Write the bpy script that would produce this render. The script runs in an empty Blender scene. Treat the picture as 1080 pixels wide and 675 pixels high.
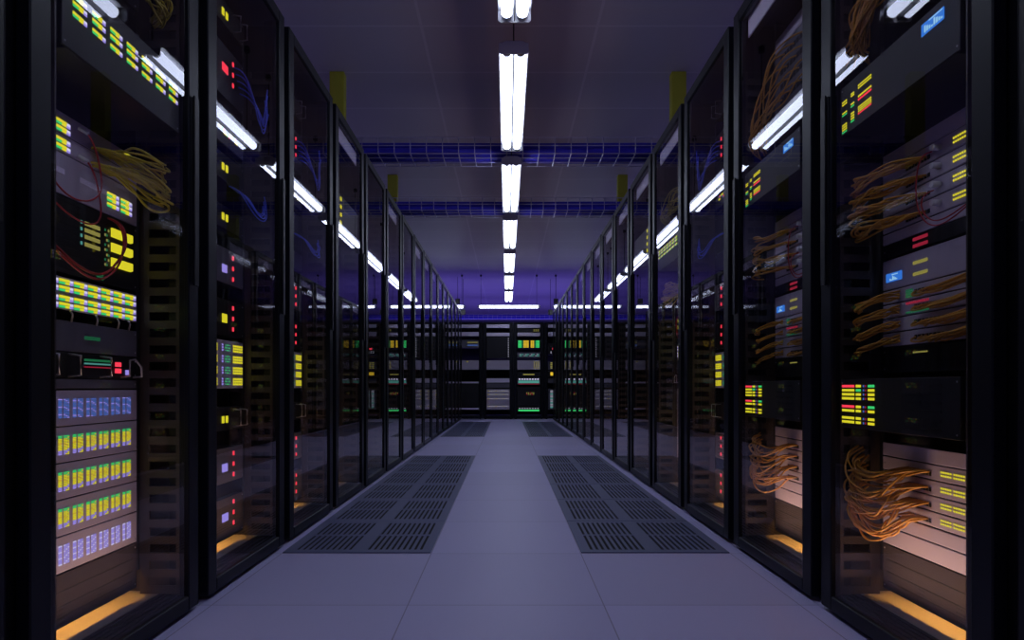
import bpy, math, random
from mathutils import Vector
random.seed(5)
scn = bpy.context.scene
COL = scn.collection

# ------------------------------------------------------------------ camera numbers
F_PX, H = 667.0, 0.6665            # focal length in pixels of a 1080 px wide frame, eye height
VPX, VPY = 534.5, 408.5
CEIL = 3.167
XL, XR = -0.928, 0.946             # planes of the door fronts
PITCH, GAP = 0.735, 0.062
OFF = 0.02                         # the 19 inch bay sits a little off centre, to the far side
Y0 = 1.232                         # near edge of the first full door
BACK_Y = 13.27
ZL = 2.447                         # underside of the light fixtures

# ------------------------------------------------------------------ materials
MATS = {}
def nt(m):
    return m.node_tree.nodes, m.node_tree.links

def pbr(name, col, rough=0.5, metal=0.0, spec=0.5, bump=0.0, bscale=300.0, var=0.0, vscale=6.0):
    m = bpy.data.materials.new(name); m.use_nodes = True
    n, l = nt(m); b = n['Principled BSDF']
    b.inputs['Base Color'].default_value = (*col, 1)
    b.inputs['Roughness'].default_value = rough
    b.inputs['Metallic'].default_value = metal
    b.inputs['Specular IOR Level'].default_value = spec
    tc = n.new('ShaderNodeTexCoord')
    if bump:
        t = n.new('ShaderNodeTexNoise'); t.inputs['Scale'].default_value = bscale
        l.new(tc.outputs['Object'], t.inputs['Vector'])
        bp = n.new('ShaderNodeBump'); bp.inputs['Strength'].default_value = bump; bp.inputs['Distance'].default_value = 0.001
        l.new(t.outputs['Fac'], bp.inputs['Height']); l.new(bp.outputs['Normal'], b.inputs['Normal'])
    if var:
        t = n.new('ShaderNodeTexNoise'); t.inputs['Scale'].default_value = vscale
        l.new(tc.outputs['Object'], t.inputs['Vector'])
        mx = n.new('ShaderNodeMixRGB'); mx.inputs['Color1'].default_value = (*[c * (1 - var) for c in col], 1)
        mx.inputs['Color2'].default_value = (*[min(1, c * (1 + var)) for c in col], 1)
        l.new(t.outputs['Fac'], mx.inputs['Fac']); l.new(mx.outputs['Color'], b.inputs['Base Color'])
    MATS[name] = m
    return m

def glow(name, col, strength, sample=False):
    m = bpy.data.materials.new(name); m.use_nodes = True
    n, l = nt(m); n.remove(n['Principled BSDF'])
    e = n.new('ShaderNodeEmission'); e.inputs['Color'].default_value = (*col, 1); e.inputs['Strength'].default_value = strength
    l.new(e.outputs[0], n['Material Output'].inputs['Surface'])
    m.cycles.emission_sampling = 'FRONT_BACK' if sample else 'NONE'
    MATS[name] = m
    return m

pbr('black_metal', (0.004, 0.0043, 0.008), 0.42, 0.0, 0.3, 0.05, 500)
pbr('frame_metal', (0.006, 0.007, 0.013), 0.38, 0.0, 0.2, 0.04, 500)
pbr('inner_metal', (0.012, 0.012, 0.016), 0.5)
pbr('ladder_metal', (0.044, 0.035, 0.032), 0.5)
pbr('rack_floor_metal', (0.4, 0.36, 0.34), 0.5)
pbr('plinth', (0.06, 0.05, 0.055), 0.7, 0, .2)
pbr('dark_unit', (0.014, 0.014, 0.02), 0.5, 0, .35, 0.03, 400)
pbr('black_unit', (0.016, 0.016, 0.02), 0.5, 0, .35)
pbr('grey_unit', (0.13, 0.125, 0.16), 0.45, 0, .4, 0.03, 400)
pbr('pale_unit', (0.55, 0.49, 0.62), 0.5, 0, .35, 0.03, 400)
pbr('lilac_panel', (0.88, 0.80, 1.0), 0.5, 0, .35)
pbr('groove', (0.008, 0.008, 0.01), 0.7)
pbr('plastic_white', (0.75, 0.75, 0.8), 0.4)
pbr('silver', (0.45, 0.45, 0.5), 0.35, 0.6)
pbr('yellow_cable', (0.62, 0.50, 0.045), 0.45)
pbr('orange_cable', (0.62, 0.30, 0.03), 0.45)
pbr('red_cable', (0.45, 0.015, 0.03), 0.45)
pbr('blue_cable', (0.08, 0.14, 0.95), 0.45)
pbr('tray_blue', (0.035, 0.025, 0.62), 0.5)
pbr('tray_wire', (0.62, 0.58, 0.75), 0.4, 0.5)
pbr('olive_paint', (0.50, 0.50, 0.04), 0.5, 0, .4, 0, 1, 0.12)
pbr('vent_plate', (0.13, 0.15, 0.30), 0.42)
pbr('vent_dark', (0.006, 0.006, 0.012), 0.8)
pbr('fixture_body', (0.7, 0.7, 0.75), 0.4)
pbr('rod', (0.03, 0.03, 0.04), 0.4)
pbr('box_dark', (0.06, 0.06, 0.045), 0.5)
pbr('wall_paint', (0.30, 0.27, 0.42), 0.7, 0, .3, 0.05, 80, 0.06)
G = 1.0
glow('led_yellow', (0.9, 0.82, 0.03), 0.9 * G)
glow('led_gold', (0.95, 0.62, 0.04), 0.8 * G)
glow('led_amber_dim', (0.55, 0.5, 0.12), 0.45 * G)
glow('led_green', (0.06, 0.85, 0.22), 0.8 * G)
glow('led_green_dim', (0.05, 0.5, 0.2), 0.25 * G)
glow('led_teal', (0.2, 0.75, 0.65), 0.35 * G)
glow('led_red', (1.0, 0.05, 0.09), 1.2 * G)
glow('led_red_dim', (0.8, 0.04, 0.1), 0.35 * G)
glow('led_white', (0.75, 0.72, 1.0), 1.0 * G)
glow('led_white_dim', (0.7, 0.7, 0.9), 0.35 * G)
glow('led_lilac', (0.42, 0.34, 1.0), 0.85 * G)
glow('led_blue', (0.12, 0.26, 0.85), 0.55 * G)
glow('lcd_blue', (0.05, 0.26, 0.95), 0.75 * G)
glow('lcd_light', (0.4, 0.75, 1.0), 0.9 * G)
glow('tube_light', (0.71, 0.78, 1.0), 9.0, True)
glow('warm_strip', (1.0, 0.48, 0.10), 27.0, True)

def make_glass():
    m = bpy.data.materials.new('tinted_glass'); m.use_nodes = True
    n, l = nt(m); n.remove(n['Principled BSDF'])
    g = n.new('ShaderNodeNewGeometry'); d = n.new('ShaderNodeVectorMath'); d.operation = 'DOT_PRODUCT'
    l.new(g.outputs['Normal'], d.inputs[0]); l.new(g.outputs['Incoming'], d.inputs[1])
    a = n.new('ShaderNodeMath'); a.operation = 'ABSOLUTE'; l.new(d.outputs['Value'], a.inputs[0])
    s = n.new('ShaderNodeMath'); s.operation = 'SUBTRACT'; s.inputs[0].default_value = 1; s.use_clamp = True; l.new(a.outputs[0], s.inputs[1])
    p = n.new('ShaderNodeMath'); p.operation = 'POWER'; p.inputs[1].default_value = 5; l.new(s.outputs[0], p.inputs[0])
    q = n.new('ShaderNodeMath'); q.operation = 'MULTIPLY_ADD'; q.inputs[1].default_value = 0.955; q.inputs[2].default_value = 0.045; l.new(p.outputs[0], q.inputs[0])
    t = n.new('ShaderNodeBsdfTransparent'); t.inputs['Color'].default_value = (0.92, 0.91, 0.93, 1)
    gl = n.new('ShaderNodeBsdfGlossy'); gl.inputs['Roughness'].default_value = 0.0; gl.inputs['Color'].default_value = (0.95, 0.95, 1, 1)
    mx = n.new('ShaderNodeMixShader')
    l.new(q.outputs[0], mx.inputs[0]); l.new(t.outputs[0], mx.inputs[1]); l.new(gl.outputs[0], mx.inputs[2])
    l.new(mx.outputs[0], n['Material Output'].inputs['Surface'])
    MATS['glass_front'] = m
    m2 = bpy.data.materials.new('glass_back'); m2.use_nodes = True
    n, l = nt(m2); n.remove(n['Principled BSDF'])
    t = n.new('ShaderNodeBsdfTransparent'); t.inputs['Color'].default_value = (0.95, 0.95, 0.96, 1)
    l.new(t.outputs[0], n['Material Output'].inputs['Surface'])
    MATS['glass_back'] = m2
make_glass()

def tile_material(name, base, seam, sx, sy, ox, oy, w, rough, spec, var=0.04, soft=0.0):
    """flat tiles with thin joints, laid out in metres"""
    m = bpy.data.materials.new(name); m.use_nodes = True
    n, l = nt(m); b = n['Principled BSDF']
    b.inputs['Roughness'].default_value = rough; b.inputs['Specular IOR Level'].default_value = spec
    tc = n.new('ShaderNodeTexCoord'); sp = n.new('ShaderNodeSeparateXYZ'); l.new(tc.outputs['Object'], sp.inputs[0])
    outs, cells = [], []
    for ax, size, off in (('X', sx, ox), ('Y', sy, oy)):
        a = n.new('ShaderNodeMath'); a.operation = 'SUBTRACT'; a.inputs[1].default_value = off; l.new(sp.outputs[ax], a.inputs[0])
        d = n.new('ShaderNodeMath'); d.operation = 'DIVIDE'; d.inputs[1].default_value = size; l.new(a.outputs[0], d.inputs[0])
        fl = n.new('ShaderNodeMath'); fl.operation = 'FLOOR'; l.new(d.outputs[0], fl.inputs[0]); cells.append(fl)
        fr = n.new('ShaderNodeMath'); fr.operation = 'FRACT'; l.new(d.outputs[0], fr.inputs[0])
        pp = n.new('ShaderNodeMath'); pp.operation = 'PINGPONG'; pp.inputs[1].default_value = 0.5; l.new(fr.outputs[0], pp.inputs[0])
        lt = n.new('ShaderNodeMath'); lt.operation = 'LESS_THAN'; lt.inputs[1].default_value = w / size / 2; l.new(pp.outputs[0], lt.inputs[0])
        outs.append(lt)
    mxs = n.new('ShaderNodeMath'); mxs.operation = 'MAXIMUM'; l.new(outs[0].outputs[0], mxs.inputs[0]); l.new(outs[1].outputs[0], mxs.inputs[1])
    cb = n.new('ShaderNodeCombineXYZ'); l.new(cells[0].outputs[0], cb.inputs[0]); l.new(cells[1].outputs[0], cb.inputs[1])
    wn = n.new('ShaderNodeTexWhiteNoise'); wn.noise_dimensions = '3D'; l.new(cb.outputs[0], wn.inputs['Vector'])
    c1 = n.new('ShaderNodeMixRGB'); c1.inputs['Color1'].default_value = (*[c * (1 - var) for c in base], 1); c1.inputs['Color2'].default_value = (*[c * (1 + var) for c in base], 1)
    l.new(wn.outputs['Value'], c1.inputs['Fac'])
    c2 = n.new('ShaderNodeMixRGB'); c2.inputs['Color2'].default_value = (*seam, 1); l.new(c1.outputs[0], c2.inputs['Color1']); l.new(mxs.outputs[0], c2.inputs['Fac'])
    l.new(c2.outputs[0], b.inputs['Base Color'])
    MATS[name] = m
tile_material('floor_tiles', (0.62, 0.59, 0.94), (0.36, 0.33, 0.60), 0.6, 0.6, -0.303, 2.536, 0.004, 0.45, 0.25)
tile_material('ceiling_panels', (0.48, 0.42, 0.52), (0.58, 0.52, 0.62), 1.22, 0.645, 0.628, 0.507, 0.02, 0.45, 0.4, 0.03)

# ------------------------------------------------------------------ mesh builder
class MB:
    def __init__(s):
        s.v, s.f, s.m, s.mats, s.smooth = [], [], [], [], []
    def mi(s, mat):
        if mat not in s.mats: s.mats.append(mat)
        return s.mats.index(mat)
    def box(s, x0, x1, y0, y1, z0, z1, mat, front=None):
        if x0 > x1: x0, x1 = x1, x0
        if y0 > y1: y0, y1 = y1, y0
        if z0 > z1: z0, z1 = z1, z0
        b = len(s.v)
        s.v += [(x0, y0, z0), (x1, y0, z0), (x1, y1, z0), (x0, y1, z0), (x0, y0, z1), (x1, y0, z1), (x1, y1, z1), (x0, y1, z1)]
        fs = [(0, 3, 2, 1), (4, 5, 6, 7), (0, 1, 5, 4), (1, 2, 6, 5), (2, 3, 7, 6), (3, 0, 4, 7)]
        k = s.mi(mat)
        for i, f in enumerate(fs):
            s.f.append(tuple(b + q for q in f)); s.smooth.append(False)
            s.m.append(s.mi(front) if (front and i == 2) else k)
    def prism(s, pts, y0, y1, mat):
        """polygon pts in (x, z), extruded along y"""
        b, n = len(s.v), len(pts)
        s.v += [(p[0], y0, p[1]) for p in pts] + [(p[0], y1, p[1]) for p in pts]
        k = s.mi(mat)
        s.f.append(tuple(b + i for i in range(n))); s.f.append(tuple(b + n + i for i in reversed(range(n))))
        s.m += [k, k]; s.smooth += [False, False]
        for i in range(n):
            j = (i + 1) % n
            s.f.append((b + i, b + n + i, b + n + j, b + j)); s.m.append(k); s.smooth.append(False)
    def tube(s, pts, r, mat, n=6):
        pts = [Vector(p) for p in pts]
        k, b = s.mi(mat), len(s.v)
        up = Vector((0.13, 0.21, 0.97))
        for i, p in enumerate(pts):
            t = (pts[min(i + 1, len(pts) - 1)] - pts[max(i - 1, 0)])
            if t.length < 1e-9: t = Vector((1, 0, 0))
            t.normalize()
            a = t.cross(up)
            if a.length < 1e-3: a = t.cross(Vector((1, 0, 0)))
            a.normalize(); c = t.cross(a)
            for q in range(n):
                w = 2 * math.pi * q / n
                s.v.append(tuple(p + a * (r * math.cos(w)) + c * (r * math.sin(w))))
        for i in range(len(pts) - 1):
            for q in range(n):
                q2 = (q + 1) % n
                s.f.append((b + i * n + q, b + i * n + q2, b + (i + 1) * n + q2, b + (i + 1) * n + q)); s.m.append(k); s.smooth.append(True)
        s.f.append(tuple(b + q for q in reversed(range(n)))); s.m.append(k); s.smooth.append(False)
        e = b + (len(pts) - 1) * n
        s.f.append(tuple(e + q for q in range(n))); s.m.append(k); s.smooth.append(False)
    def mesh(s, name):
        me = bpy.data.meshes.new(name)
        me.from_pydata(s.v, [], s.f)
        for m in s.mats: me.materials.append(MATS[m])
        me.polygons.foreach_set('material_index', s.m)
        me.polygons.foreach_set('use_smooth', s.smooth)
        me.update()
        return me

CACHE = {}
SILL_W = (0.32, 0.64)      # power of the added warm fill lights, left and right row
def part(name, key, fn, parent=None, bevel=0.0, loc=(0, 0, 0), label=None):
    """one mesh object; the mesh is shared by every object with the same key"""
    if key is None or key not in CACHE:
        mb = MB(); fn(mb); me = mb.mesh(name)
        if key is not None: CACHE[key] = me
    else:
        me = CACHE[key]
    o = bpy.data.objects.new(name, me); COL.objects.link(o)
    o.parent = parent; o.location = loc
    if bevel:
        b = o.modifiers.new('edge', 'BEVEL'); b.width = bevel; b.segments = 1; b.limit_method = 'ANGLE'
    if label: o['label'] = label
    return o

def root(name, loc, rz, label, cat, group=None):
    o = bpy.data.objects.new(name, None); COL.objects.link(o)
    o.location = loc; o.rotation_euler = (0, 0, rz); o.empty_display_size = 0.1
    tag(o, label, cat, group)
    return o

def tag(o, label, cat, group=None, kind=None):
    o['label'] = label; o['category'] = cat
    if group: o['group'] = group
    if kind: o['kind'] = kind
    n = len(label.split())
    if not 4 <= n <= 16: print('LABEL LENGTH', n, label)
    return o

# ------------------------------------------------------------------ the setting
def structure(name, fn, label, cat):
    o = part(name, None, fn); o['kind'] = 'structure'; o['label'] = label; o['category'] = cat
    return o
structure('floor', lambda b: b.box(-5, 5, -4, 24, -0.1, 0, 'floor_tiles'), 'polished lilac grey raised floor of square tiles', 'floor')
structure('ceiling', lambda b: b.box(-5, 5, -4, 24, CEIL, CEIL + 0.1, 'ceiling_panels'), 'dim purple grey panelled ceiling over the aisle', 'ceiling')
structure('wall_left', lambda b: b.box(-5.1, -5, -4, 24, 0, CEIL, 'wall_paint'), 'plain wall behind the left row of racks', 'wall')
structure('wall_right', lambda b: b.box(5, 5.1, -4, 24, 0, CEIL, 'wall_paint'), 'plain wall behind the right row of racks', 'wall')
structure('wall_back', lambda b: b.box(-5, 5, 24, 24.1, 0, CEIL, 'wall_paint'), 'plain violet wall beyond the racks at the end', 'wall')

# ------------------------------------------------------------------ perforated floor tiles
def vent_plate(b):
    w = 0.297
    slots, sw, pit, L0, L1 = [], 0.0115, 0.0236, 0.045, 0.552
    xs = [-w]
    for base in (-0.262, 0.028):
        for i in range(10):
            x = base + i * pit + 0.006
            slots.append((x, x + sw))
    b.box(-w, w, 0.003, L0, 0.0014, 0.004, 'vent_plate'); b.box(-w, w, L1, 0.597, 0.0014, 0.004, 'vent_plate')
    b.box(-w, w, 0.290, 0.312, 0.0014, 0.004, 'vent_plate')
    for a0, a1 in ((L0, 0.290), (0.312, L1)):
        last = -w
        for x0, x1 in slots:
            b.box(last, x0, a0, a1, 0.0014, 0.004, 'vent_plate'); last = x1
        b.box(last, w, a0, a1, 0.0014, 0.004, 'vent_plate')
ROWN = ['first', 'second', 'third', 'fourth', 'fifth', 'sixth', 'seventh', 'eighth', 'ninth', 'tenth', 'eleventh', 'twelfth', 'thirteenth', 'fourteenth', 'fifteenth', 'sixteenth', 'seventeenth']
for side, sx in (('left', -0.603), ('right', 0.597)):
    for blk, yb in (('near', 2.536), ('far', 2.536 + 6.0)):
        for k in range(6):
            r = root('perforated_floor_tile', (sx, yb + 0.6 * k, 0.0005), 0,
                     f'blue grey slotted floor tile, {ROWN[k]} from the camera in the {blk} {side} vent strip', 'floor vent', f'slotted floor tiles, {blk} {side} strip')
            part('plate', 'vent_plate', vent_plate, r)
            part('air_pan', 'vent_pan', lambda b: b.box(-0.297, 0.297, 0.003, 0.597, 0.0, 0.0008, 'vent_dark'), r)

# ------------------------------------------------------------------ ceiling lights
def fixture(yc, xc, rz, label, group):
    L = 0.695
    r = root('tube_light', (xc, yc, ZL), rz, label, 'ceiling light', group)
    def housing(b):
        b.prism([(-0.074, 0.036), (-0.078, 0.031), (0.078, 0.031), (0.074, 0.036), (0.045, 0.05), (-0.045, 0.05)], -L + 0.012, L - 0.012, 'fixture_body')
        b.box(-0.0032, 0.0032, -L + 0.03, L - 0.03, -0.027, 0.034, 'rod')
    part('housing', 'fix_housing', housing, r)
    def tube(b):
        pts = [(0, -L + 0.055, 0), (0, -L + 0.045, 0)]
        b.tube([(0, -L + 0.05, 0), (0, L - 0.05, 0)], 0.027, 'tube_light', 12)
    for x in (-0.037, 0.037):
        t = part('lamp_tube', 'fix_tube', tube, r, loc=(x, 0, 0.003))
        for e in (-1, 1):
            part('tube_cap', f'fix_cap{e}', lambda b: b.tube([(0, e * (L - 0.049), 0), (0, e * (L - 0.02), 0)], 0.024, 'silver', 12), t)
    for e in (-1, 1):
        part('end_cap', f'fix_end{e}', lambda b: b.prism([(-0.078, 0.034), (-0.08, -0.012), (-0.066, -0.022), (0.066, -0.022), (0.08, -0.012), (0.078, 0.034)], e * (L - 0.012), e * L, 'fixture_body'), r)
        part('suspension_rod', f'fix_rod{e}', lambda b: (b.tube([(0, e * 0.62, 0.0505), (0, e * 0.62, CEIL - ZL - 0.005)], 0.004, 'rod', 6), b.tube([(0, e * 0.62, CEIL - ZL - 0.04), (0, e * 0.62, CEIL - ZL - 0.001)], 0.022, 'rod', 8)), r)
FIXX = 0.037
names = ['overhead light tube pair before the first one in the aisle line', 'twin tube light partly cut off above the aisle entrance', 'large bright twin tube light, first whole one above the aisle', 'bright twin tube light hung just past the nearer cable tray',
         'bright twin tube light, third whole one down the aisle', 'bright twin tube light, fourth whole one down the aisle', 'small bright twin tube light, fifth whole one down the aisle', 'smallest twin tube light at the far end of the aisle line']
for i in range(8):
    fixture(3.33 + 0.695 + 1.662 * (i - 2), FIXX, 0, names[i], 'tube lights along the aisle')
for i, nm in ((-2, 'crosswise tube light far out beyond the left row'), (-1, 'crosswise tube light beyond the end of the left row'), (0, 'long crosswise tube light above the racks at the aisle end'),
              (1, 'crosswise tube light beyond the end of the right row'), (2, 'crosswise tube light far out beyond the right row')):
    fixture(14.05, 0.045 + 1.662 * i, math.pi / 2, nm, 'crosswise tube lights beyond the aisle end')

# ------------------------------------------------------------------ cable trays with blue cables
def basket(b):
    W, D, S, r = 2.6, 0.30, 0.13, 0.004
    for z in (0, 0.065, S):
        for y in (0, D): b.tube([(-W, y, z), (W, y, z)], r, 'tray_wire', 5)
    for y in (0.1, 0.2): b.tube([(-W, y, 0), (W, y, 0)], r, 'tray_wire', 5)
    n = 40
    for i in range(n + 1):
        x = -W + 2 * W * i / n
        b.tube([(x, 0, S), (x, 0, 0), (x, D, 0), (x, D, S)], r, 'tray_wire', 5)
for yt, nm in ((5.11, 'nearer'), (6.745, 'second'), (17.4, 'farthest')):
    z = H + 1.889
    r = root('wire_cable_tray', (0, yt, z), 0, f'wire basket cable tray crossing above the aisle, the {nm} one', 'cable tray', 'wire cable trays overhead')
    part('wire_basket', 'basket', basket, r)
    for sx in (-1, 1):
        for xx in (2.3,):
            for yy in (-0.009, 0.309):
                part('hanger_rod', None, lambda b: b.tube([(sx * xx, yy, 0.0), (sx * xx, yy, CEIL - z - 0.002)], 0.005, 'rod', 6), r)
    for k, (dy, dz, rr) in enumerate([(0.045, 0.034, 0.028), (0.11, 0.034, 0.028), (0.175, 0.034, 0.028), (0.24, 0.034, 0.028), (0.08, 0.088, 0.026), (0.20, 0.088, 0.026)]):
        c = part('tray_cable', None, lambda b: b.tube([(-2.59 + 5.18 * i / 20, yt + dy + 0.002 * math.sin(i * 1.3 + k), z + dz + 0.002 * math.sin(i * 0.9 + 2 * k)) for i in range(21)], rr, 'tray_blue', 8))
        tag(c, f'thick blue cable lying in the {nm} wire tray over the aisle', 'cable', f'blue cables in the {nm} tray')

# ------------------------------------------------------------------ racks
def rack_shell(W, door_w, tag_key, r, glass=True, lamp=True, off=0.0, T=2.205, ft=0.05, dd=0.03):
    """W: body pitch, door_w: door width; local x = viewer's right, y = into the rack"""
    hb, hd = W / 2 - 0.004, door_w / 2
    k = tag_key
    for e in (-1, 1):
        part('side_panel', f'{k}side{e}', lambda b: (b.box(e * hb, e * (hb - 0.008), 0.036, 1.0, 0.012, T - 0.02, 'inner_metal')), r)
        part('frame_post', f'{k}post{e}', lambda b: (b.box(e * (hb - 0.009), e * (hd - 0.03), 0.036, 0.075, 0.05, T - 0.021, 'black_metal')), r, 0.002)
        part('mounting_rail', f'{k}rail{e}', lambda b: ([b.box(off + e * 0.2425, off + e * 0.2605, 0.146, 0.15, 0.135, T - 0.055, 'inner_metal'), b.box(off + e * 0.2575, off + e * 0.2605, 0.15, 0.19, 0.135, T - 0.055, 'inner_metal')]), r)
        def ladder(b):
            z, zt = 0.062, T - 0.25
            x0, x1 = off + e * 0.262, off + e * 0.267
            b.box(x0, x1, 0.017, 0.040, z, zt, 'ladder_metal'); b.box(x0, x1, 0.118, 0.1455, z, zt, 'ladder_metal')
            while z < zt - 0.02:
                b.box(x0, x1, 0.040, 0.118, z, z + 0.0235, 'ladder_metal'); z += 0.0485
        part('cable_ladder', f'{k}lad{e}', ladder, r)
    part('top_panel', f'{k}top', lambda b: b.box(-hb, hb, 0.036, 1.0, T - 0.019, T, 'black_metal'), r, 0.002)
    part('floor_panel', f'{k}floor', lambda b: b.box(-hb + 0.01, hb - 0.01, 0.1165, 0.98, 0.02, 0.048, 'rack_floor_metal'), r)
    def grille(b):  # slatted front floor; shade behind the door is put into its near-black colour
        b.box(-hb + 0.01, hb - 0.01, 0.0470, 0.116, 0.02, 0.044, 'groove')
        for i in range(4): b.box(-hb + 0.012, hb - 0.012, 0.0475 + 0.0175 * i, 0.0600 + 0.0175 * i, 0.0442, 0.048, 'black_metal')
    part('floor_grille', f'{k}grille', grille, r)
    def rear(b):
        b.box(-hb + 0.009, hb - 0.009, 0.985, 0.995, 0.05, T - 0.021, 'inner_metal')
    part('rear_panel', f'{k}rear', rear, r)
    for e in (-1, 1):
        for y in (0.06, 0.94):
            part('foot', f'{k}foot{e}{y}', lambda b: b.tube([(e * (hb - 0.05), y, 0.0), (e * (hb - 0.05), y, 0.0195)], 0.02, 'black_metal', 8), r)
    if lamp:
        l = part('floor_lamp_bar', f'{k}lamp', lambda b: b.box(off - 0.24, off + 0.24, 0.167, 0.205, 0.196, 0.215, 'inner_metal'), r)
        part('lamp_strip', f'{k}strip', lambda b: b.box(off - 0.238, off + 0.238, 0.172, 0.20, 0.1905, 0.1955, 'warm_strip'), l, label='warm orange lit strip')
        part('sill_fill_bar', f'{k}sill', lambda b: b.box(off - 0.235, off + 0.235, 0.0325, 0.043, 0.03, 0.0565, 'black_metal'), r)  # bar added as a housing for the fill light
        ln = 'sill_fill_' + ('left' if off > 0 else 'right')
        ld = bpy.data.lights.get(ln) or bpy.data.lights.new(ln, 'AREA')
        ld.shape = 'RECTANGLE'; ld.size = 0.44; ld.size_y = 0.006; ld.energy = SILL_W[0 if off > 0 else 1]; ld.color = (1.0, 0.60, 0.36); ld.spread = math.radians(105)
        lo = bpy.data.objects.new('sill_fill', ld); COL.objects.link(lo); lo.parent = r; lo.location = (off, 0.0375, 0.0585); lo.rotation_euler = (math.radians(161), 0, 0)  # unseen warm fill added to brighten the server faces from below
    fw, fb = 0.058, 0.057
    def door(b):
        b.box(-hd, -hd + fw, 0, dd, 0.014, T + 0.005, 'frame_metal'); b.box(hd - fw, hd, 0, dd, 0.014, T + 0.005, 'frame_metal')
        b.box(-hd + fw, hd - fw, 0, dd, T + 0.005 - ft, T + 0.005, 'frame_metal'); b.box(-hd + fw, hd - fw, 0, dd, 0.014, fb, 'frame_metal')
    d = part('door', f'{k}door', door, r, 0.003)
    if glass:
        part('glass_pane', f'{k}glass', lambda b: b.box(-hd + fw + .0005, hd - fw - .0005, 0.008, 0.013, fb + .0005, T + 0.0045 - ft, 'glass_back', 'glass_front'), d, label='tinted reflecting glass pane')
    return d

def door_handle(d, m, hd, key):
    """long dark pull bar on the far stile"""
    def fn(b):
        u = m * (hd - 0.03)
        b.box(u - 0.02, u + 0.02, -0.004, -0.0003, H + 0.305, H + 0.855, 'black_metal')
        b.box(u - 0.014, u + 0.014, -0.010, -0.0043, H + 0.30, H + 0.86, 'black_metal')
    part('handle', key, fn, d, 0.002)

class Rack:
    def __init__(s, side, idx, loc, rz, m, where):
        s.side, s.idx, s.loc, s.rz, s.m, s.where = side, idx, Vector(loc), rz, m, where
        s.cos, s.sin = math.cos(rz), math.sin(rz)
        s.off = 0.0 if side == 'end' else m * OFF
    def world(s, u, v, z):
        return Vector((s.loc.x + s.cos * u - s.sin * v, s.loc.y + s.sin * u + s.cos * v, s.loc.z + z))

# ------------------------------------------------------------------ rack units
HW = 0.2405
def chassis_fn(h, mat, depth, style):
    def fn(b):
        b.box(-0.222, 0.222, 0.006, depth, 0.001, h - 0.001, 'inner_metal')
        b.box(-HW, HW, 0, 0.006, 0.0012, h - 0.0012, mat)
        for e in (-1, 1):                       # ear screws
            for z in ((h / 2,) if h < 0.06 else (0.012, h - 0.012)):
                b.tube([(e * 0.232, -0.0012, z), (e * 0.232, 0.0008, z)], 0.0028, 'silver', 6)
        if style == 'grooves':
            for q in (0.33, 0.6, 0.8): b.box(-0.22, 0.22, -0.0004, 0.001, h * (1 - q) - 0.0018, h * (1 - q) + 0.0018, 'groove')
            for i in range(4):
                for j in range(4): b.tube([(0.06 + i * 0.008, -0.0006, 0.012 + j * 0.011), (0.06 + i * 0.008, 0.001, 0.012 + j * 0.011)], 0.0026, 'groove', 6)
            for i in range(4):
                for j in range(4): b.tube([(-0.06 - i * 0.008, -0.0006, 0.012 + j * 0.011), (-0.06 - i * 0.008, 0.001, 0.012 + j * 0.011)], 0.0026, 'groove', 6)
        if style == 'slats':
            n = max(2, int(h / 0.018))
            for i in range(n):
                z = 0.012 + (h - 0.024) * i / (n - 1)
                b.box(-0.2, 0.0, -0.0004, 0.001, z - 0.0025, z + 0.0025, 'groove')
        if style == 'bays':
            n = 8
            for i in range(n + 1):
                x = -0.215 + 0.43 * i / n
                b.box(x - 0.0008, x + 0.0008, -0.0004, 0.001, 0.006, h - 0.006, 'groove')
        if style == 'inset':
            b.box(-0.21, 0.21, -0.0004, 0.001, h * 0.2, h * 0.8, 'groove')
    return fn

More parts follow.
